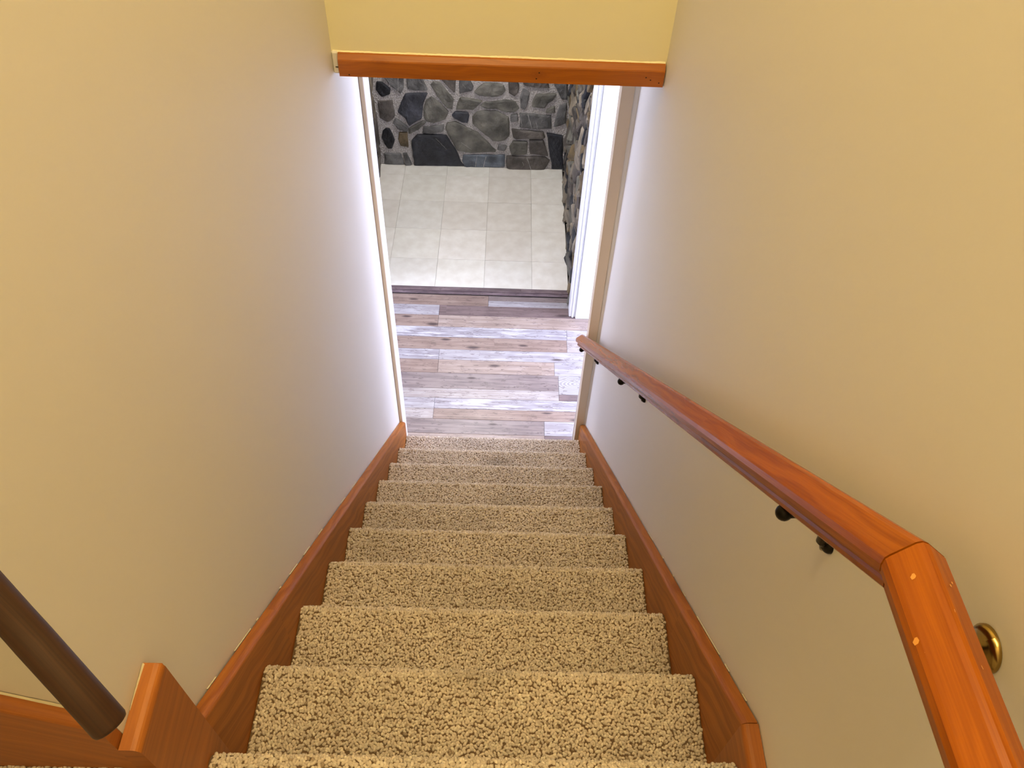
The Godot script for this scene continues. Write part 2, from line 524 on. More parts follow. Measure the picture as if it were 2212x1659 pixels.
# an end wall of the lower room with a window in it; side = direction towards the room
func window(called: String, c: Vector3, w: float, h: float, side: float, z0: float, z1: float) -> void:
	var x0 := c.x
	var x1 := c.x - side * 0.12
	var lo := minf(x0, x1)
	var hi := maxf(x0, x1)
	var st := begin()
	add_box(st, Vector3(lo, 0, z0 - 0.3), Vector3(hi, c.y - h * 0.5, z1 + 0.1))
	add_box(st, Vector3(lo, c.y + h * 0.5, z0 - 0.3), Vector3(hi, CEIL_LOW, z1 + 0.1))
	add_box(st, Vector3(lo, c.y - h * 0.5, z0 - 0.3), Vector3(hi, c.y + h * 0.5, c.z - w * 0.5))
	add_box(st, Vector3(lo, c.y - h * 0.5, c.z + w * 0.5), Vector3(hi, c.y + h * 0.5, z1 + 0.1))
	structure("wall_end", done(st), M.room, "white end wall of the lower room with a window")
	st = begin()
	var f := 0.05
	var m := (lo + hi) * 0.5
	for b in [[-1, 0], [1, 0]]:
		add_box(st, Vector3(m - 0.025, c.y - h * 0.5, c.z + b[0] * (w * 0.5 - f * 0.5) - f * 0.5), Vector3(m + 0.025, c.y + h * 0.5, c.z + b[0] * (w * 0.5 - f * 0.5) + f * 0.5), 0.004)
		add_box(st, Vector3(m - 0.025, c.y + b[0] * (h * 0.5 - f * 0.5) - f * 0.5, c.z - w * 0.5 + f), Vector3(m + 0.025, c.y + b[0] * (h * 0.5 - f * 0.5) + f * 0.5, c.z + w * 0.5 - f), 0.004)
	var o := structure(called, done(st), M.white_gloss, "white framed window of the lower room")
	var g := std(Color(0.9, 0.95, 1.0, 0.08), 0.02)
	g.transparency = BaseMaterial3D.TRANSPARENCY_ALPHA
	put("pane", box(Vector3(m - 0.003, c.y - h * 0.5 + f, c.z - w * 0.5 + f), Vector3(m + 0.003, c.y + h * 0.5 - f, c.z + w * 0.5 - f)), g, o)

# ---------------------------------------------------------------- stair opening
func build_opening() -> void:
	# left jamb: a narrow painted edge towards the stairs and a white reveal behind it
	var left := thing("door_1", "", "")
	tag(left, "painted jambs of the opening at the foot of the stairs", "", "", "structure")
	put("jamb", box(Vector3(-0.449, 0, -0.098), Vector3(-0.4315, CEIL_LOW, -0.0035), 0.002, 1), M.jamb, left)
	put("jamb_edge", box(Vector3(-0.4465, 0.20, -0.0035), Vector3(-0.4322, CEIL_LOW, 0.0), 0.0012, 1), M.casing, left)
	var st := begin()
	# the right casing stands a little out of plumb, so that a crack opens beside the wall
	var x0 := 0.4035
	var x1 := 0.4385
	var lean := -0.017
	var H := CEIL_LOW
	for k in 12:
		var y0 := H * k / 12.0
		var y1 := H * (k + 1) / 12.0
		var a0 := lean * y0 / H
		var a1 := lean * y1 / H
		var p := [Vector3(x0 + a0, y0, -0.045), Vector3(x1 + a0 * 0.55, y0, -0.045), Vector3(x1 + a1 * 0.55, y1, -0.045), Vector3(x0 + a1, y1, -0.045)]
		quad(st, p[0], p[1], p[2], p[3], Vector3.BACK)
		quad(st, p[0], p[3], p[3] + Vector3(0, 0, -0.055), p[0] + Vector3(0, 0, -0.055), Vector3.LEFT)
		quad(st, p[1], p[2], p[2] + Vector3(0, 0, -0.055), p[1] + Vector3(0, 0, -0.055), Vector3.RIGHT)
		quad(st, p[0] + Vector3(0, 0, -0.055), p[3] + Vector3(0, 0, -0.055), p[2] + Vector3(0, 0, -0.055), p[1] + Vector3(0, 0, -0.055), Vector3.FORWARD)
	put("casing", done(st), M.casing, left)
	st = begin()
	for k in 40:
		var y0 := H * k / 40.0
		var y1 := H * (k + 1) / 40.0
		var w0 := 0.0003 + 0.0014 * maxf(0.0, sin(y0 * 2.6 - 1.2)) * absf(sin(y0 * 17.0))
		var w1 := 0.0003 + 0.0014 * maxf(0.0, sin(y1 * 2.6 - 1.2)) * absf(sin(y1 * 17.0))
		var e0 := x1 + lean * y0 / H * 0.55
		var e1 := x1 + lean * y1 / H * 0.55
		quad(st, Vector3(e0 + w0, y0, -0.047), Vector3(WALL + 0.001, y0, -0.040), Vector3(WALL + 0.001, y1, -0.040), Vector3(e1 + w1, y1, -0.047), Vector3.BACK)
		quad(st, Vector3(e0 + w0, y0, -0.047), Vector3(e1 + w1, y1, -0.047), Vector3(e1 + w1, y1, -0.080), Vector3(e0 + w0, y0, -0.080), Vector3.LEFT)
	put("plaster_return", done(st), M.wall, left)
	put("crack", box(Vector3(0.415, 0.02, -0.0995), Vector3(0.4465, CEIL_LOW - 0.01, -0.0815)), M.dark, left)
	put("jamb", box(Vector3(0.400, 0, -0.112), Vector3(0.4465, CEIL_LOW, -0.1005), 0.001, 1), M.jamb, left)
	# wooden trim under the yellow wall
	var prof := PackedVector2Array([Vector2(0, 0), Vector2(0.020, 0), Vector2(0.020, 0.043), Vector2(0.0185, 0.0465), Vector2(0.010, 0.058), Vector2(0.0, 0.0605)])
	var L := Vector3(-0.430, 2.2245, 0.312)
	var R := Vector3(0.4445, 2.2105, 0.287)
	# the profile looks towards +z: across = z, up = y
	prof = PackedVector2Array([Vector2(0, 0), Vector2(0, 0.0605), Vector2(0.010, 0.058), Vector2(0.0185, 0.0465), Vector2(0.020, 0.043), Vector2(0.020, 0)])
	prof.reverse()
	var t := structure("trim_1", sweep(prof, [frame(L, Vector3.BACK, Vector3.UP), frame(R, Vector3.BACK, Vector3.UP)]), M.beam, "orange-brown wooden trim under the yellow wall over the opening")
	put("filler", box(Vector3(-0.4465, 2.226, 0.299), Vector3(-0.4305, 2.287, 0.322), 0.003), M.wall, t)
	put("split", box(Vector3(-0.4395, 2.2450, 0.3225), Vector3(-0.4305, 2.2472, 0.3232)), M.dark, t)
	for p in [Vector2(-0.404, 2.2295), Vector2(0.105, 2.2455), Vector2(0.098, 2.2285), Vector2(0.395, 2.238), Vector2(0.408, 2.231), Vector2(0.432, 2.223)]:
		var zz := lerpf(0.332, 0.307, (p.x + 0.43) / 0.8745)
		put("nail_hole", box(Vector3(p.x - 0.0018, p.y - 0.0015, zz), Vector3(p.x + 0.0018, p.y + 0.0015, zz + 0.0003)), M.dark, t)
	var rag := ragged(Vector3(-0.444, 2.2850, 0.3130), Vector3(0.444, 2.2710, 0.2875), Vector3(0, 1, 0), 0.0006, 0.0048, 61, Vector3(0, 0, 0.0035))
	put("paint_edge", rag, M.header, t)
	# white moulded casing beside the stone alcove
	st = begin()
	var steps := [[0.421, 0.436, -1.040], [0.436, 0.448, -1.030], [0.448, 0.458, -1.036], [0.458, 0.66, -1.022]]
	for s in steps: add_box(st, Vector3(s[0], 0.001, -1.12), Vector3(s[1], CEIL_LOW - 0.002, s[2]), 0.003, 1)
	structure("trim_2", done(st), M.white_gloss, "white moulded casing standing beside the stone alcove")

# a thin ragged edge of paint along a line
func ragged(a: Vector3, b: Vector3, up: Vector3, least: float, most: float, seed_: int, thick := Vector3(0, 0, 0.0012), gaps := 0.0) -> ArrayMesh:
	var st := begin()
	var r := RandomNumberGenerator.new()
	r.seed = seed_
	var n := int(a.distance_to(b) / 0.006)
	var prev := r.randf_range(least, most)
	var open := 0
	for k in n:
		var w := lerpf(prev, r.randf_range(least, most), 0.5)
		var p := a.lerp(b, float(k) / n)
		var q := a.lerp(b, float(k + 1) / n)
		if open > 0:
			open -= 1
		elif r.randf() < gaps:
			open = r.randi_range(4, 22)
		else:
			quad(st, p - up * prev * 0.4 + thick, q - up * w * 0.4 + thick, q + up * w, p + up * prev, thick)
		prev = w
	return done(st)

# ---------------------------------------------------------------- floor and hearth
func build_floor() -> void:
	var floor_node := structure("floor", box(Vector3(-2.6, -0.08, -2.75), Vector3(2.2, -0.0045, 2.4)), M.dark, "rustic wood-look plank floor at the foot of the stairs")
	# strips of the floor: from z, to z, then [x where the piece ends, print]
	var rows := [
		[-1.345, -1.203, [[-1.9, 4], [-0.7, 2], [0.4, 0], [1.5, 5], [2.2, 3]]],
		[-1.203, -1.109, [[-1.3, 5], [-0.055, 0]]],
		[-1.203, -1.156, [[-0.055, -1], [1.1, 4], [2.2, 0]]],
		[-1.156, -1.109, [[-0.055, -1], [1.1, 2], [2.2, 3]]],
		[-1.109, -1.025, [[-1.6, 3], [-0.342, 2], [0.9, 1], [2.2, 6]]],
		[-1.025, -0.929, [[-1.6, 5], [-0.342, 0], [0.9, 3], [2.2, 2]]],
		[-0.929, -0.847, [[-0.85, 0], [0.404, 5], [1.6, 2], [2.2, 4]]],
		[-0.847, -0.752, [[-0.85, 4], [0.402, 0], [1.6, 6], [2.2, 1]]],
		[-0.752, -0.673, [[-1.5, 1], [-0.319, 5], [0.9, 2], [2.2, 3]]],
		[-0.673, -0.575, [[-1.5, 2], [-0.318, 0], [0.327, 3], [1.5, 2], [2.2, 0]]],
		[-0.575, -0.464, [[-0.9, 5], [0.347, 4]]],
		[-0.464, -0.396, [[-0.9, 0], [0.347, 6]]],
		[-0.575, -0.440, [[0.347, -1], [1.5, 7], [2.2, 4]]],
		[-0.440, -0.396, [[0.347, -1], [1.5, 1], [2.2, 2]]],
		[-0.396, -0.323, [[-1.5, 3], [-0.319, 2], [0.9, 5], [2.2, 6]]],
		[-0.323, -0.254, [[-1.5, 4], [-0.32, 6], [0.9, 0], [2.2, 2]]],
		[-0.254, -0.159, [[-0.95, 2], [0.264, 4], [1.5, 2], [2.2, 5]]],
		[-0.159, -0.100, [[-0.95, 5], [0.264, 3], [1.5, 1], [2.2, 0]]],
		[-0.100, 0.05, [[-0.448, -1], [0.448, 3]]],
	]
	for row in rows:
		var x := -2.6
		for s in row[2]:
			if s[1] >= 0:
				var st := begin()
				var g := 0.0006
				var lo := Vector3(x + g, -0.004, row[0] + g)
				var hi := Vector3(s[0] - g, 0.0, row[1] - g)
				if row[0] < -1.3:  # the strip under the threshold runs only in front of the alcove
					lo.x = maxf(lo.x, -0.98)
					hi.x = minf(hi.x, 0.42)
				if hi.x > lo.x:
					add_plank(st, lo, hi, rng.randf() if s[1] != 7 else 0.0)
					put("plank", done(st), M["strip_%d" % s[1]], floor_node)
			x = s[0]
	# hearth
	var hearth := thing("hearth", "low cream tiled hearth inside the stone alcove", "hearth", Vector3(-0.2, 0, -1.87))
	put("bed", box(Vector3(-0.66, 0.0005, -0.62), Vector3(0.625, 0.0165, 0.628)), M.grout, hearth)
	var xs := [-0.845, -0.672, -0.380, -0.086, 0.204, 0.424]
	var zs := [-2.488, -2.372, -2.083, -1.790, -1.497, -1.245]
	for i in xs.size() - 1:
		for j in zs.size() - 1:
			var g := 0.0007
			var st := begin()
			add_box(st, Vector3(xs[i] + g + 0.2, 0.0165, zs[j] + g + 1.87), Vector3(xs[i + 1] - g + 0.2, 0.021 + rng.randf_range(-0.0003, 0.0003), zs[j + 1] - g + 1.87), 0.0006, 0, Vector2(rng.randf(), rng.randf()))
			put("tile", done(st), M["tile_%d" % rng.randi_range(0, 3)], hearth)
	var strip := thing("threshold_strip", "dark wood-look threshold strip along the front of the cream hearth", "threshold", Vector3(-0.2, 0, -1.222))
	var prof := PackedVector2Array([Vector2(-0.021, 0.0005), Vector2(0.021, 0.0005), Vector2(0.021, 0.004), Vector2(0.014, 0.0125), Vector2(0.010, 0.0135), Vector2(0.009, 0.021), Vector2(-0.015, 0.0235), Vector2(-0.021, 0.0225)])
	put("nosing", sweep(prof, [frame(Vector3(-0.66, 0, 0), Vector3.BACK, Vector3.UP), frame(Vector3(0.622, 0, 0), Vector3.BACK, Vector3.UP)]), M.edge_strip, strip)
	put("foot", box(Vector3(-0.66, 0.0004, 0.0215), Vector3(0.622, 0.0038, 0.026), 0.001), M.dark, strip)

func add_plank(st: SurfaceTool, lo: Vector3, hi: Vector3, off: float) -> void:
	var b := 0.0008
	var uv := func(p: Vector3) -> Vector2: return Vector2((p.x - lo.x) / 1.25 + off, (p.z - lo.z) / (hi.z - lo.z) * 0.96 + 0.02)
	var t := [Vector3(lo.x + b, hi.y, lo.z + b), Vector3(hi.x - b, hi.y, lo.z + b), Vector3(hi.x - b, hi.y, hi.z - b), Vector3(lo.x + b, hi.y, hi.z - b)]
	var m := [Vector3(lo.x, hi.y - b, lo.z), Vector3(hi.x, hi.y - b, lo.z), Vector3(hi.x, hi.y - b, hi.z), Vector3(lo.x, hi.y - b, hi.z)]
	quad(st, t[0], t[1], t[2], t[3], Vector3.UP, uv.call(t[0]), uv.call(t[1]), uv.call(t[2]), uv.call(t[3]))
	for k in 4:
		var j := (k + 1) % 4
		var out: Vector3 = (m[k] + m[j]) * 0.5 - (lo + hi) * 0.5
		out.y = 0.001
		quad(st, t[k], t[j], m[j], m[k], out + Vector3.UP * 0.05, uv.call(t[k]), uv.call(t[j]), uv.call(m[j]), uv.call(m[k]))
		var k2 := Vector3(m[k].x, lo.y, m[k].z)
		var j2 := Vector3(m[j].x, lo.y, m[j].z)
		quad(st, m[k], m[j], j2, k2, out, uv.call(m[k]), uv.call(m[j]), uv.call(m[j]), uv.call(m[k]))

# ---------------------------------------------------------------- stone alcove
# one stone: outline in the plane of the wall (metres), thickness, unevenness
func stone_mesh(poly: PackedVector2Array, depth: float, r: RandomNumberGenerator, tilt := 0.006) -> Array:
	var c := Vector2.ZERO
	for p in poly: c += p
	c /= poly.size()
	var ring := PackedVector2Array()
	for i in poly.size():
		var a := poly[i]
		var b := poly[(i + 1) % poly.size()]
		var n := maxi(1, int(a.distance_to(b) / 0.035))
		for k in n:
			var t := (k + 0.10) / n if k == 0 else float(k) / n
			var e := (b - a).normalized()
			ring.append(a.lerp(b, t) + Vector2(-e.y, e.x) * r.randf_range(-0.0035, 0.0035))
		ring.append(a.lerp(b, 0.90 if n == 1 else (n - 0.10) / n))
	var tx := r.randf_range(-tilt, tilt) / 0.1
	var ty := r.randf_range(-tilt, tilt) / 0.1
	var st := begin()
	var n := ring.size()
	var rings := []
	var spec := [[1.02, -0.012, 0.0], [1.0, depth * 0.55, 0.0015], [0.95, depth * 0.88, 0.0018], [0.80, depth, 0.0010], [0.42, depth * 1.02, 0.0012]]
	for s in spec:
		var w := []
		for p in ring:
			var d := (p - c)
			var q: Vector2 = d * s[0]
			if s[0] < 0.99 and s[0] > 0.9:
				q = d - d.normalized() * minf(0.008, d.length() * 0.12)
			elif s[0] == 0.80:
				q = d - d.normalized() * minf(0.022, d.length() * 0.25)
			var z: float = s[1] + (r.randf_range(-s[2], s[2]) if s[2] > 0.0 else 0.0)
			if s[1] > 0.0: z += q.x * tx + q.y * ty
			w.append(Vector3(q.x, q.y, z))
		rings.append(w)
	for i in rings.size() - 1:
		for k in n:
			var j := (k + 1) % n
			var mid: Vector3 = (rings[i][k] + rings[i][j]) * 0.5
			quad(st, rings[i][k], rings[i][j], rings[i + 1][j], rings[i + 1][k], Vector3(mid.x, mid.y, 0.0).normalized() * 0.4 + Vector3(0, 0, 1.0 if i > 0 else 0.05))
	var top := Vector3(0, 0, depth * 1.02 + r.randf_range(-0.001, 0.001))
	for k in n:
		tri(st, top, rings[4][k], rings[4][(k + 1) % n], Vector3.BACK)
	return [done(st), c, depth, tx, ty]

# irregular cells over a rectangle: jittered points, cell by cell cut against their neighbours
func cells(w: float, h: float, cw: float, ch: float, gap: float, r: RandomNumberGenerator) -> Array:
	var nx := int(ceil(w / cw))
	var ny := int(ceil(h / ch))
	var pts := []
	for j in ny:
		for i in nx:
			pts.append(Vector2((i + 0.5 + r.randf_range(-0.42, 0.42) + (0.5 if j % 2 else 0.0) * 0.6) * w / nx, (j + 0.5 + r.randf_range(-0.40, 0.40)) * h / ny))
	var out := []
	for p in pts:
		var poly := PackedVector2Array([Vector2(0.004, 0.004), Vector2(w - 0.004, 0.004), Vector2(w - 0.004, h - 0.004), Vector2(0.004, h - 0.004)])
		for q in pts:
			if q == p or p.distance_to(q) > 4.0 * maxf(cw, ch): continue
			var m: Vector2 = (p + q) * 0.5
			var n: Vector2 = (q - p).normalized()
			m -= n * gap * 0.5
			var cut := PackedVector2Array()
			for i in poly.size():
				var a := poly[i]
				var b := poly[(i + 1) % poly.size()]
				var da := (a - m).dot(n)
				var db := (b - m).dot(n)
				if da <= 0: cut.append(a)
				if (da < 0 and db > 0) or (da > 0 and db < 0): cut.append(a.lerp(b, da / (da - db)))
			poly = cut
			if poly.size() < 3: break
		if poly.size() < 3: continue
		# drop tiny edges
		var clean := PackedVector2Array()
		for i in poly.size():
			if poly[i].distance_to(poly[(i + 1) % poly.size()]) > 0.012: clean.append(poly[i])
		if clean.size() >= 3: out.append(clean)
	return out

func stone_wall(called: String, label: String, lo: Vector3, hi: Vector3) -> MeshInstance3D:
	return structure(called, box(lo, hi), M.mortar, label)

func lay_stones(wall: Node3D, list: Array, origin: Vector3, r_axis: Vector3, n_axis: Vector3, r: RandomNumberGenerator, depth0: float, depth1: float, tilt: float) -> void:
	var basis := Basis(r_axis, Vector3.UP, n_axis)
	for e in list:
		var made := stone_mesh(e[1], r.randf_range(depth0, depth1), r, tilt)
		var o := put("stone", made[0], M["stone_" + e[0]], wall)
		o.transform = Transform3D(basis, origin + r_axis * made[1].x + Vector3.UP * made[1].y)
		# pale quartz veins that show in some of the stones
		for v in (e[2] if e.size() > 2 else []):
			var a: Vector2 = Vector2(v[0], v[1]) - made[1]
			var b: Vector2 = Vector2(v[2], v[3]) - made[1]
			var side: Vector2 = (b - a).orthogonal().normalized()
			var st := begin()
			var prev := []
			for k in 9:
				var q: Vector2 = a.lerp(b, k / 8.0) + side * r.randf_range(-0.0015, 0.0015)
				var w: float = v[4] * r.randf_range(0.4, 1.1)
				var pair := []
				for s in [-1.0, 1.0]:
					var f: Vector2 = q + side * w * s
					pair.append(Vector3(f.x, f.y, made[2] * 1.02 + f.x * made[3] + f.y * made[4] + 0.0012))
				if k: quad(st, prev[0], prev[1], pair[1], pair[0], Vector3.BACK)
				prev = pair
			put("vein", done(st), M.vein, o)

func build_alcove() -> void:
	var r := RandomNumberGenerator.new()
	r.seed = 77
	var wb := stone_wall("wall_stone_back", "grey fieldstone wall with pale mortar at the back of the alcove", Vector3(-0.98, 0, -2.62), Vector3(0.58, CEIL_LOW, -2.490))
	var list := []
	for s in back_stones:
		var poly := PackedVector2Array()
		for i in range(0, s[1].size(), 2): poly.append(Vector2(s[1][i], s[1][i + 1]) * 0.001)
		list.append([s[0], poly, s[2] if s.size() > 2 else []])
	# above what the trim leaves in view the wall goes on with stones of the same kind
	var kinds := ["g", "o", "g", "b", "o", "d", "g", "b", "w", "n"]
	for p in cells(1.25, CEIL_LOW - 0.72, 0.19, 0.17, 0.026, r):
		for i in p.size(): p[i] += Vector2(-0.83, 0.715)
		list.append([kinds[r.randi_range(0, 8)], p])
	lay_stones(wb, list, Vector3(0, 0, -2.490), Vector3.RIGHT, Vector3.BACK, r, 0.010, 0.020, 0.004)
	var wl := stone_wall("wall_stone_left", "left fieldstone side of the alcove seen edge-on", Vector3(-0.98, 0, -2.490), Vector3(-0.860, CEIL_LOW, -1.2))
	var ll := []
	for p in cells(1.27, CEIL_LOW - 0.01, 0.17, 0.21, 0.022, r):
		ll.append([["b", "t", "w", "o", "b", "g"][r.randi_range(0, 5)], p])
	lay_stones(wl, ll, Vector3(-0.860, 0.002, -1.205), Vector3.FORWARD, Vector3.RIGHT, r, 0.018, 0.034, 0.012)
	var wr := stone_wall("wall_stone_right", "right fieldstone side of the alcove next to the white casing", Vector3(0.448, 0, -2.490), Vector3(0.58, CEIL_LOW, -1.125))
	var lr := []
	for p in cells(1.36, CEIL_LOW - 0.01, 0.075, 0.17, 0.010, r):
		lr.append([["b", "t", "w", "n", "b", "o", "w"][r.randi_range(0, 6)], p])
	lay_stones(wr, lr, Vector3(0.448, 0.002, -2.488), Vector3.BACK, Vector3.LEFT, r, 0.010, 0.030, 0.03)

# ---------------------------------------------------------------- stairs
func blob_mesh() -> ArrayMesh:
	# one loop of yarn: a low, slightly bent bean
	var st := begin(true)
	var rows := 4
	var cols := 8
	var f := func(i: int, k: int) -> Vector3:
		var a := PI * 0.5 * (1.0 - float(i) / rows) * 1.25 - 0.35
		var b := TAU * k / cols
		var x := cos(a) * cos(b) * 1.25
		var z := cos(a) * sin(b) * 0.85 + 0.18 * x * x
		return Vector3(x, sin(a) * 0.9, z)
	for i in rows:
		for k in cols:
			var p0: Vector3 = f.call(i, k)
			var p1: Vector3 = f.call(i, k + 1)
			var p2: Vector3 = f.call(i + 1, k + 1)
			var p3: Vector3 = f.call(i + 1, k)
			var m := (p0 + p1 + p2 + p3) * 0.25
			if i > 0: tri(st, p0, p1, p2, m)
			tri(st, p0, p2, p3, m)
	return done(st)

func pile(parent: Node3D, spots: Array, blob: Mesh, r: RandomNumberGenerator, worn: FastNoiseLite, stains: Array) -> void:
	# spots: [point, normal]
	var mm := MultiMesh.new()
	mm.transform_format = MultiMesh.TRANSFORM_3D
	mm.use_colors = true
	mm.mesh = blob
	mm.instance_count = spots.size()
	var at: Vector3 = parent.position
	for i in spots.size():
		var p: Vector3 = spots[i][0]
		var n: Vector3 = (spots[i][1] + Vector3(r.randf_range(-0.3, 0.3), r.randf_range(-0.3, 0.3), r.randf_range(-0.3, 0.3))).normalized()
		var t := n.cross(Vector3(sin(r.randf() * TAU), 0.3, cos(r.randf() * TAU))).normalized()
		var s := r.randf_range(0.0028, 0.0040)
		var b := Basis(t, n, t.cross(n)).scaled_local(Vector3(s, s * r.randf_range(0.9, 1.5), s))
		mm.set_instance_transform(i, Transform3D(b, p + n * r.randf_range(-0.0012, 0.0012)))
		var v := r.randf_range(0.82, 1.1) * (1.0 + worn.get_noise_3dv((p + at) * 100.0) * 0.16)
		var c := Color(0.60, 0.51, 0.43)
		if r.randf() < 0.045: c = Color(0.36, 0.28, 0.21)
		elif r.randf() < 0.2: c = Color(0.68, 0.60, 0.51)
		for q in stains:
			var d: float = Vector2((p.x + at.x - q.x) / q.w, (p.z + at.z - q.z) / (q.w * 0.6)).length()
			if d < 1.0 and absf(p.y + at.y - q.y) < 0.06: v *= lerpf(1.0, 0.66, (1.0 - d) * r.randf_range(0.3, 1.4))
		mm.set_instance_color(i, Color(c.r * v, c.g * v, c.b * v))
	var o := MultiMeshInstance3D.new()
	o.name = "pile"
	o.multimesh = mm
	o.material_override = M.pile
	o.set_meta("kind", "stuff")
	o.set_meta("label", "looped beige carpet pile with brown flecks")
	parent.add_child(o, true)

func build_stairs() -> void:
	var r := RandomNumberGenerator.new()
	r.seed = 5
	var worn := noise(0.02, 8, 3)
	var blob := blob_mesh()
	var stairs := thing("staircase", "straight flight of stairs covered in looped beige carpet", "stairs")
	# Vector4: x, y, z and reach of a stain in the carpet
	var stains := [Vector4(0.02, 2 * RISE, 0.08 + RUN, 0.09), Vector4(0.06, 4 * RISE, 0.11 + 3 * RUN, 0.10), Vector4(0.0, 9 * RISE, 8 * RUN, 0.12)]
	for n in range(1, STEPS + 1):
		var y := RISE * n
		var z := RUN * (n - 1)
		var depth := RUN + 0.03 if n < STEPS else 1.175
		var step := Node3D.new()
		step.name = "step"
		step.position = Vector3(0, y, z)
		stairs.add_child(step, true)
		# carpeted body: riser, rounded nosing, tread
		var prof := PackedVector2Array()
		var rad := 0.016
		var low := -RISE + 0.0005
		prof.append(Vector2(depth, low))
		prof.append(Vector2(depth, -0.0045))
		for k in 9:
			var a := PI * 0.5 + PI * k / 8.0
			prof.append(Vector2(rad + 0.004 + cos(a) * rad, -0.0045 - rad + sin(a) * rad))
		prof.append(Vector2(0.026, -0.0045 - 2.0 * rad - 0.004))
		prof.append(Vector2(0.026, low))
		prof.reverse()
		# across = z, up = y, swept along x
		var body := sweep(prof, [frame(Vector3(-HALF, 0, 0), Vector3.BACK, Vector3.UP), frame(Vector3(HALF, 0, 0), Vector3.BACK, Vector3.UP)])
		put("carpet", body, M.backing, step)
		var spots := []
		var dx := 0.0055
		var back := depth if n < STEPS else 0.9
		var s := 0.0
		var arc := PI * rad
		var total := (back - rad) + arc + 0.02
		while s < total:
			var x := -HALF + 0.003 + r.randf() * dx
			while x < HALF - 0.002:
				var t := s + r.randf_range(-0.0028, 0.0028)
				var p: Vector3
				var nn: Vector3
				if t < back - rad:
					p = Vector3(x, -0.0045, back - maxf(t, 0.0))
					nn = Vector3.UP
				elif t < back - rad + arc:
					var a := PI * 0.5 + (t - back + rad) / rad
					p = Vector3(x, -0.0045 - rad + sin(a) * rad, rad + 0.004 + cos(a) * rad)
					nn = Vector3(0, sin(a), cos(a))
				else:
					p = Vector3(x, -0.0045 - 2.0 * rad - (t - back + rad - arc), 0.026)
					nn = Vector3.FORWARD
				spots.append([p + Vector3(r.randf_range(-0.0018, 0.0018), 0, 0), nn])
				x += dx
			s += 0.0052
		pile(step, spots, blob, r, worn, stains)
	# the upper flight, climbing to the left round the corner
	var up := thing("staircase", "short carpeted flight turning up to the left round the corner post", "stairs", Vector3(-0.452, RISE * STEPS, 2.606))
	for n in range(1, 8):
		var step := Node3D.new()
		step.name = "step"
		step.position = Vector3(-0.265 * (n - 1), RISE * n, 0)
		up.add_child(step, true)
		var w := 0.548
		var prof := PackedVector2Array([Vector2(-0.03, -RISE), Vector2(-0.03, -0.042), Vector2(-0.012, -0.036), Vector2(-0.004, -0.022), Vector2(-0.010, -0.0095), Vector2(-0.022, -0.0045), Vector2(-0.295, -0.0045), Vector2(-0.295, -RISE)])
		put("carpet", sweep(prof, [frame(Vector3(0, 0, w), Vector3.RIGHT, Vector3.UP), frame(Vector3(0, 0, -w), Vector3.RIGHT, Vector3.UP)]), M.backing, step)
		if n > 3: continue
		var spots := []
		var x := -0.29
		while x < 0.10:
			var zz := -w + 0.003
			while zz < w:
				var q := x + r.randf_range(-0.002, 0.002)
				var zq := zz + r.randf_range(-0.002, 0.002)
				if q < -0.02:
					spots.append([Vector3(q, -0.0045, zq), Vector3.UP])
				elif q < 0.005:   # over the nosing
					var a := (q + 0.02) / 0.025 * PI
					spots.append([Vector3(-0.020 + sin(a) * 0.016, -0.0205 + cos(a) * 0.016, zq), Vector3(sin(a), cos(a), 0)])
				else:             # down the riser
					spots.append([Vector3(-0.03, -0.036 - (q - 0.005) * 1.7, zq), Vector3.RIGHT])
				zz += 0.0057
			x += 0.0054 if x < -0.02 or x > 0.005 else 0.0028
		pile(step, spots, blob, r, worn, [])
	# the landing runs on under the foot of the upper flight
	var rest := Node3D.new()
	rest.name = "landing"
	rest.position = Vector3(-0.4525, RISE * STEPS, 2.606)
	stairs.add_child(rest, true)
	put("carpet", box(Vector3(-0.029, -RISE, -0.543), Vector3(0.0323, -0.0045, 0.548)), M.backing, rest)
	var at_foot := []
	var xx := -0.026
	while xx < 0.032:
		var zz := -0.54
		while zz < 0.3:
			at_foot.append([Vector3(xx + r.randf_range(-0.002, 0.002), -0.0045, zz + r.randf_range(-0.002, 0.002)), Vector3.UP])
			zz += 0.0057
		xx += 0.0055
	pile(rest, at_foot, blob, r, worn, [])

# ---------------------------------------------------------------- skirting
func skirt_top(z: float) -> float:
	return RISE + z * RISE / RUN + 0.092

func board_profile(t: float, h: float, round_r: float) -> PackedVector2Array:
	# across 0 (wall side) .. t (room side), up -h .. 0, the room-side top corner rounded over; anticlockwise
	var p := PackedVector2Array([Vector2(0, -h), Vector2(t, -h)])
	for k in 7:
		var a := PI * 0.5 * k / 6.0
		p.append(Vector2(t - round_r + cos(a) * round_r, -round_r + sin(a) * round_r))
	p.append(Vector2(0, 0))
	return p

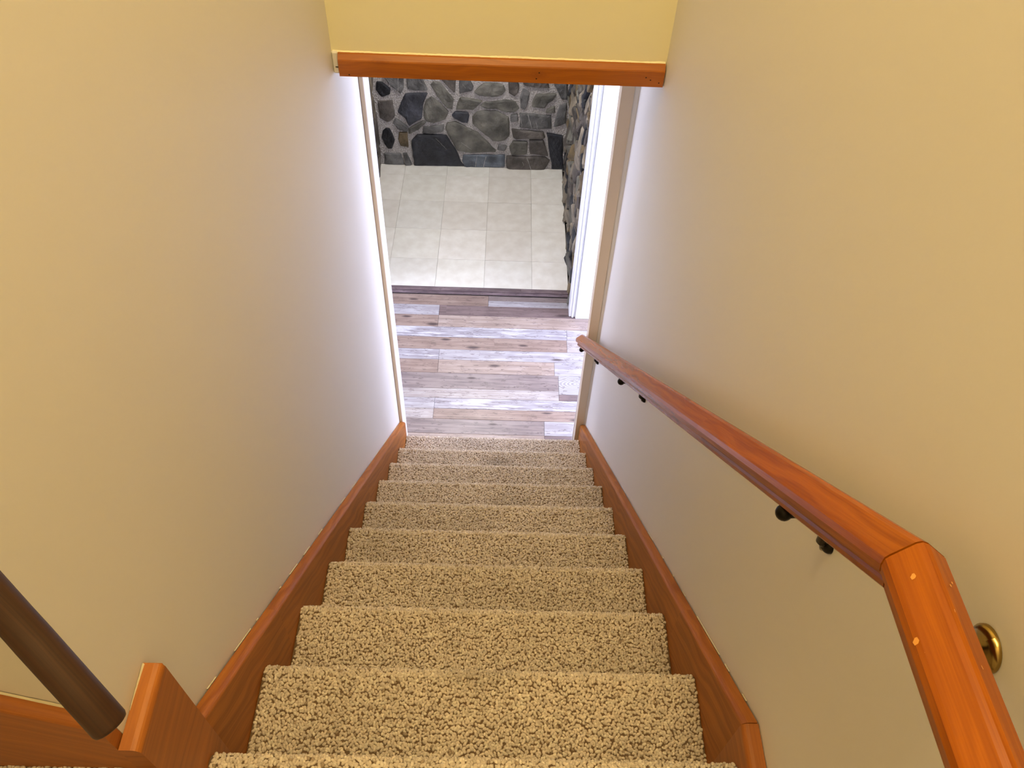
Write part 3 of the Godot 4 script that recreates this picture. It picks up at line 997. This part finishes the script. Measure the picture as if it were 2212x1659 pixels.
func build_skirting() -> void:
	var slope := RISE / RUN
	var up := Vector3(0, 1, 0)
	# sloping boards
	var zl := 1.950
	var zr := 1.937
	var t := 0.0235
	var gap := 0.003
	for side in [-1.0, 1.0]:
		var z1: float = zl if side < 0 else zr
		var z0 := -0.004 if side < 0 else -0.040
		var prof := board_profile(t, 0.40, 0.013)
		var out := Vector3(-side, 0, 0)
		var frames := []
		for z in [z0, z1]:
			frames.append(frame(Vector3(side * (WALL - gap), skirt_top(z), z), out, up))
		if side > 0: prof.reverse()
		var o: MeshInstance3D
		if side < 0:
			o = structure("baseboard_left", sweep(prof, frames), M.skirt, "reddish-brown wooden skirting board climbing the left wall")
		else:
			o = structure("baseboard_right", sweep(prof, frames), M.skirt, "reddish-brown wooden skirting board climbing the right wall")
		var a := Vector3(side * (WALL - 0.0004), skirt_top(z0) + 0.001, z0)
		var b := Vector3(side * (WALL - 0.0004), skirt_top(z1) + 0.001, z1)
		put("paint_edge", ragged(a, b, up, 0.0002, 0.0024, 90 + int(side), Vector3(-side * 0.0016, 0, 0), 0.12), M.caulk, o)
		if side < 0:
			# upright piece at the landing with a rounded top
			var cap := sweep(board_profile(t + 0.003, 0.62, 0.012), [frame(Vector3(-WALL + 0.0005, 2.268, 1.9505), Vector3.RIGHT, up), frame(Vector3(-WALL + 0.0005, 2.262, 2.0605), Vector3.RIGHT, up)])
			put("upright", cap, M.cap, o)
			put("upright_edge", box(Vector3(-WALL + 0.001, 2.03, 1.9465), Vector3(-WALL + t - 0.001, 2.259, 1.9505), 0.001, 1), M.cap, o)
			put("paint_edge", ragged(Vector3(-WALL + 0.0006, 2.2685, 1.952), Vector3(-WALL + 0.0006, 2.2625, 2.012), up, 0.001, 0.004, 97, Vector3(0.0022, 0, 0)), M.caulk, o)
			# board of the upper flight
			var fl := []
			for x in [-0.4475, -2.5]:
				fl.append(frame(Vector3(x, 2.338 - (x + 0.45) * 0.745, 2.0405), Vector3.BACK, up))
			var p2 := board_profile(0.019, 0.34, 0.011)
			p2.reverse()
			put("upper_board", sweep(p2, fl), M.cap, o)
			put("paint_edge", ragged(Vector3(-0.475, 2.358, 2.0408), Vector3(-1.2, 2.898, 2.0408), up, 0.001, 0.004, 98, Vector3(0, 0, 0.0022)), M.caulk, o)
		else:
			var p3 := board_profile(t + 0.003, 0.40, 0.011)
			p3.reverse()
			var yy := skirt_top(zr) - 0.003
			put("landing_board", sweep(p3, [frame(Vector3(WALL - 0.001, yy, zr + 0.0006), Vector3.LEFT, up), frame(Vector3(WALL - 0.001, yy, 3.15), Vector3.LEFT, up)]), M.cap, o)
	# the round rail of the upper flight: its lower end comes forward from the wall round the corner
	var p0 := Vector3(-0.306, 2.618, 2.1425)
	var p1 := Vector3(-0.397, 2.733, 2.067)
	var d := (p1 - p0).normalized()
	var rail := thing("handrail", "dark brown round wooden handrail end in front of the left wall corner", "handrail", p0)
	var pts := [Vector3.ZERO, d * 0.0012, d * 0.004, d * 0.05, d * 0.10, p1 - p0]
	var rad := [0.0125, 0.0148, 0.0158, 0.0158, 0.0158, 0.0158]
	for k in 8:
		var x := -0.44 - 0.24 * k
		pts.append(Vector3(x, 2.79 + (-0.44 - x) * 0.745, 2.088 if k else 2.074) - p0)
		rad.append(0.0158)
	put("rail", tube(pts, rad, 28), M.post, rail)
	for x in [-0.92, -1.88]:
		var y: float = 2.79 + (-0.44 - x) * 0.745
		var b := Node3D.new()
		b.name = "bracket"
		b.position = Vector3(x, y, 2.088) - p0
		rail.add_child(b, true)
		put("arm", tube([Vector3(0, -0.014, 0), Vector3(0, -0.045, 0), Vector3(0, -0.055, -0.015), Vector3(0, -0.055, -0.042)], [0.005, 0.005, 0.005, 0.005], 10), M.bronze, b)
		var ro := put("rosette", lathe_x([Vector2(-0.006, 0.0), Vector2(-0.005, 0.014), Vector2(0.0, 0.02)], 20), M.bronze, b, Vector3(0, -0.055, -0.0475))
		ro.rotation.y = PI * 0.5

# ---------------------------------------------------------------- handrail
func rail_profile() -> PackedVector2Array:
	# across (x) and up, anticlockwise seen along the rail: a ridged top, chamfered shoulders, a finger groove on each side
	var p := PackedVector2Array([
		Vector2(-0.0165, -0.030), Vector2(0.0165, -0.030), Vector2(0.0190, -0.0275), Vector2(0.0195, -0.0225), Vector2(0.0175, -0.0195), Vector2(0.0180, -0.0160),
		Vector2(0.0265, -0.011), Vector2(0.0275, -0.002), Vector2(0.0255, 0.0050), Vector2(0.0075, 0.0185), Vector2(0.0020, 0.0205), Vector2(-0.0035, 0.0190),
		Vector2(-0.0225, 0.0060), Vector2(-0.0258, 0.0030), Vector2(-0.0275, -0.004), Vector2(-0.0265, -0.011), Vector2(-0.0180, -0.0160), Vector2(-0.0175, -0.0195), Vector2(-0.0195, -0.0225), Vector2(-0.0190, -0.0275)])
	return p

func build_handrail() -> void:
	var slope := 0.914
	var dir := Vector3(0, slope, 1).normalized()
	var n := Vector3(0, 1, -slope).normalized()
	var B := Vector3(RAIL_X, BEND_Y, BEND_Z)
	var z0 := -0.102
	var E := B + Vector3(0, slope, 1) * (z0 - BEND_Z)
	var rail := thing("handrail", "orange-brown varnished wooden handrail fixed along the right wall", "handrail", E)
	var prof := rail_profile()
	# mitre plane at the bend: the bisector of the two directions
	var half := atan(slope) * 0.5
	var mn := Vector3(0, cos(half), -sin(half)) / cos(half)
	var hair := 0.0011
	var small := PackedVector2Array()
	for p in prof: small.append((p - Vector2(0, -0.01)) * 0.86 + Vector2(0, -0.01))
	prof.reverse()
	var low := sweep(prof, [frame(Vector3.ZERO, Vector3.RIGHT, n), frame(dir * 0.3, Vector3.RIGHT, n), frame(B - E - dir * hair, Vector3.RIGHT, mn)], false, true)
	put("sloping_rail", low, M.rail, rail)
	small.reverse()
	var end_cap := sweep(small, [frame(-dir * 0.005, Vector3.RIGHT, n), frame(Vector3.ZERO, Vector3.RIGHT, n)])
	put("rounded_end", end_cap, M.rail, rail)
	var flat := sweep(prof, [frame(B - E + Vector3(0, 0, hair), Vector3.RIGHT, mn), frame(B - E + Vector3(0, 0.045, 1.0), Vector3.RIGHT, Vector3.UP)], false, true, Vector2(0.37, 0.11))
	put("level_rail", flat, M.rail, rail)
	# knocks that show bare wood
	var r := RandomNumberGenerator.new()
	r.seed = 19
	for k in [[0.022, -0.013, 0.0026], [0.030, 0.014, 0.0016], [0.026, 0.018, 0.0014], [0.075, -0.0245, 0.0030], [0.085, -0.0235, 0.0032], [0.047, -0.0225, 0.0016], [0.055, 0.006, 0.0011], [0.10, 0.012, 0.0013]]:
		var top := lerpf(0.0060, 0.0190, clampf((k[1] + 0.0225) / 0.019, 0, 1)) if k[1] < 0.003 else lerpf(0.0185, 0.0050, clampf((k[1] - 0.0075) / 0.018, 0, 1))
		if k[1] < -0.0215: top = 0.0035
		var nrm := Vector3(0.75 if k[1] > 0 else -0.68, 1, 0).normalized() if k[1] > -0.0215 else Vector3(-0.75, 0.66, 0)
		var tt := nrm.cross(Vector3.BACK).normalized()
		var st := begin()
		var c: Vector3 = B - E + Vector3(k[1], top + 0.045 * k[0], k[0]) + nrm * 0.0009
		var pv := Vector3.ZERO
		for i in 9:
			var a := TAU * i / 8.0
			var q := c + (tt * cos(a) + Vector3.BACK * sin(a) * 1.5) * float(k[2]) * (0.35 + 0.6 * absf(sin((i % 8) * 2.3 + k[0] * 60.0)))
			if i: tri(st, c, pv, q, nrm)
			pv = q
		put("knock", done(st), M.chip, rail)
	for z in [0.02, 0.862, 1.848]:
		bracket(rail, B + Vector3(0, slope, 1) * (z - BEND_Z) - E, false, E)
	bracket(rail, Vector3(B.x, B.y + 0.003, 2.083) - E, true, E)

func bracket(rail: Node3D, p: Vector3, level: bool, E: Vector3) -> void:
	# p: axis point of the rail over the bracket, in the rail's coordinates
	var b := Node3D.new()
	b.name = "bracket"
	b.position = p
	rail.add_child(b, true)
	var wall := WALL - RAIL_X
	var drop := -0.047 if not level else -0.050
	var py := -0.122 if not level else -0.052
	# arm: from the rosette out from the wall and up under the rail
	var pts := [Vector3(wall - 0.006, py, 0), Vector3(wall - 0.014, py + 0.008, 0), Vector3(wall - 0.017, py + 0.045, 0), Vector3(wall - 0.032, drop + 0.002, 0), Vector3(-0.010, drop, 0)]
	if level: pts = [Vector3(wall - 0.006, py, 0), Vector3(wall - 0.03, py - 0.004, 0), Vector3(0.006, py - 0.002, 0), Vector3(0.0, -0.040, 0)]
	var arm := put("arm", tube(pts, [0.007, 0.0065, 0.0065, 0.0075, 0.0085] if not level else [0.007, 0.0065, 0.0065, 0.0065], 14), M.bronze, b)
	var ball := SphereMesh.new()
	ball.radius = 0.0105
	ball.height = 0.021
	ball.radial_segments = 16
	ball.rings = 8
	if not level: put("elbow", ball, M.bronze, b, Vector3(-0.013, drop - 0.003, 0.0))
	var st := begin()
	var slope := 0.0 if level else 0.914
	var d := Vector3(0, slope, 1).normalized()
	# saddle plate under the rail
	var s := sweep(PackedVector2Array([Vector2(-0.008, 0.0), Vector2(-0.008, 0.004), Vector2(0.008, 0.004), Vector2(0.008, 0.0)]),
		[frame(Vector3(0, -0.0395 - (0.010 if not level else 0.0), 0) - d * 0.026, Vector3.RIGHT, d.cross(Vector3.RIGHT)), frame(Vector3(0, -0.0395 - (0.010 if not level else 0.0), 0) + d * 0.026, Vector3.RIGHT, d.cross(Vector3.RIGHT))])
	put("saddle", s, M.bronze, b)
	var rr := 0.0125 if not level else 0.021
	var ros := put("rosette", lathe_x([Vector2(-0.012, 0.0), Vector2(-0.0115, rr * 0.45), Vector2(-0.009, rr * 0.62), Vector2(-0.0085, rr * 0.72), Vector2(-0.006, rr * 0.9), Vector2(-0.003, rr), Vector2(0.0, rr)], 32), M.brass if level else M.bronze, b, Vector3(wall - 0.0005, py, 0))
	var screw := lathe_x([Vector2(-0.0022, 0.0), Vector2(-0.0018, 0.003), Vector2(0.0, 0.0042)], 12)
	for k in [-1.0, 1.0]:
		put("screw", screw, M.steel, b, Vector3(wall - (0.009 if level else 0.0085), py + k * rr * 0.7 * (0.0 if level else 1.0), k * rr * 0.68 * (1.0 if level else 0.0)))

# ---------------------------------------------------------------- lamps
func build_lamps() -> void:
	var glow := std(Color(1, 0.93, 0.8), 0.4)
	glow.emission_enabled = true
	glow.emission = Color(1.0, 0.83, 0.58)
	glow.emission_energy_multiplier = 2.0
	var panel := thing("ceiling_lamp", "warm flat panel lamp on the ceiling over the stairs", "lamp", Vector3(0.0, CEIL_UP, 2.1))
	put("frame", box(Vector3(-0.34, -0.05, -0.74), Vector3(0.34, -0.0005, 0.74), 0.006), M.white_gloss, panel)
	put("diffuser", box(Vector3(-0.31, -0.056, -0.71), Vector3(0.31, -0.0505, 0.71), 0.003), glow, panel)
	var l := AreaLight3D.new()
	l.name = "panel_light"
	l.area_size = Vector2(0.6, 1.4)
	l.light_color = Color(1.0, 0.895, 0.64)
	l.light_energy = 6.7
	l.area_range = 12.0
	l.shadow_enabled = true
	panel.add_child(l)
	l.rotation.x = -PI * 0.5
	l.position = Vector3(0, -0.062, 0)
	# recessed lamp over the hearth
	var down := thing("recessed_lamp", "round recessed ceiling lamp over the tiled hearth", "lamp", Vector3(-0.18, CEIL_LOW, -1.85))
	var ring := lathe_x([Vector2(0.004, 0.10), Vector2(0.004, 0.085), Vector2(0.0, 0.08)], 32)
	var rim := put("rim", lathe_x([Vector2(-0.0005, 0.075), Vector2(-0.006, 0.078), Vector2(-0.006, 0.098), Vector2(-0.0005, 0.10)], 32), M.white_gloss, down)
	rim.rotation.z = PI * 0.5
	var disc := lathe_x([Vector2(-0.002, 0.0), Vector2(-0.002, 0.075), Vector2(-0.0005, 0.076)], 32)
	var lens := put("diffuser", disc, glow, down)
	lens.rotation.z = PI * 0.5
	var a := AreaLight3D.new()
	a.name = "downlight"
	a.area_size = Vector2(0.13, 0.13)
	a.light_color = Color(1.0, 0.985, 0.965)
	a.light_energy = 2.3
	a.area_range = 8.0
	a.shadow_enabled = true
	down.add_child(a)
	a.rotation.x = -PI * 0.5
	a.position = Vector3(0, -0.012, 0)

func _ready() -> void:
	rng.seed = 4
	setup_view()
	make_materials()
	build_shell()
	build_opening()
	build_floor()
	build_alcove()
	build_stairs()
	build_skirting()
	build_handrail()
	build_lamps()
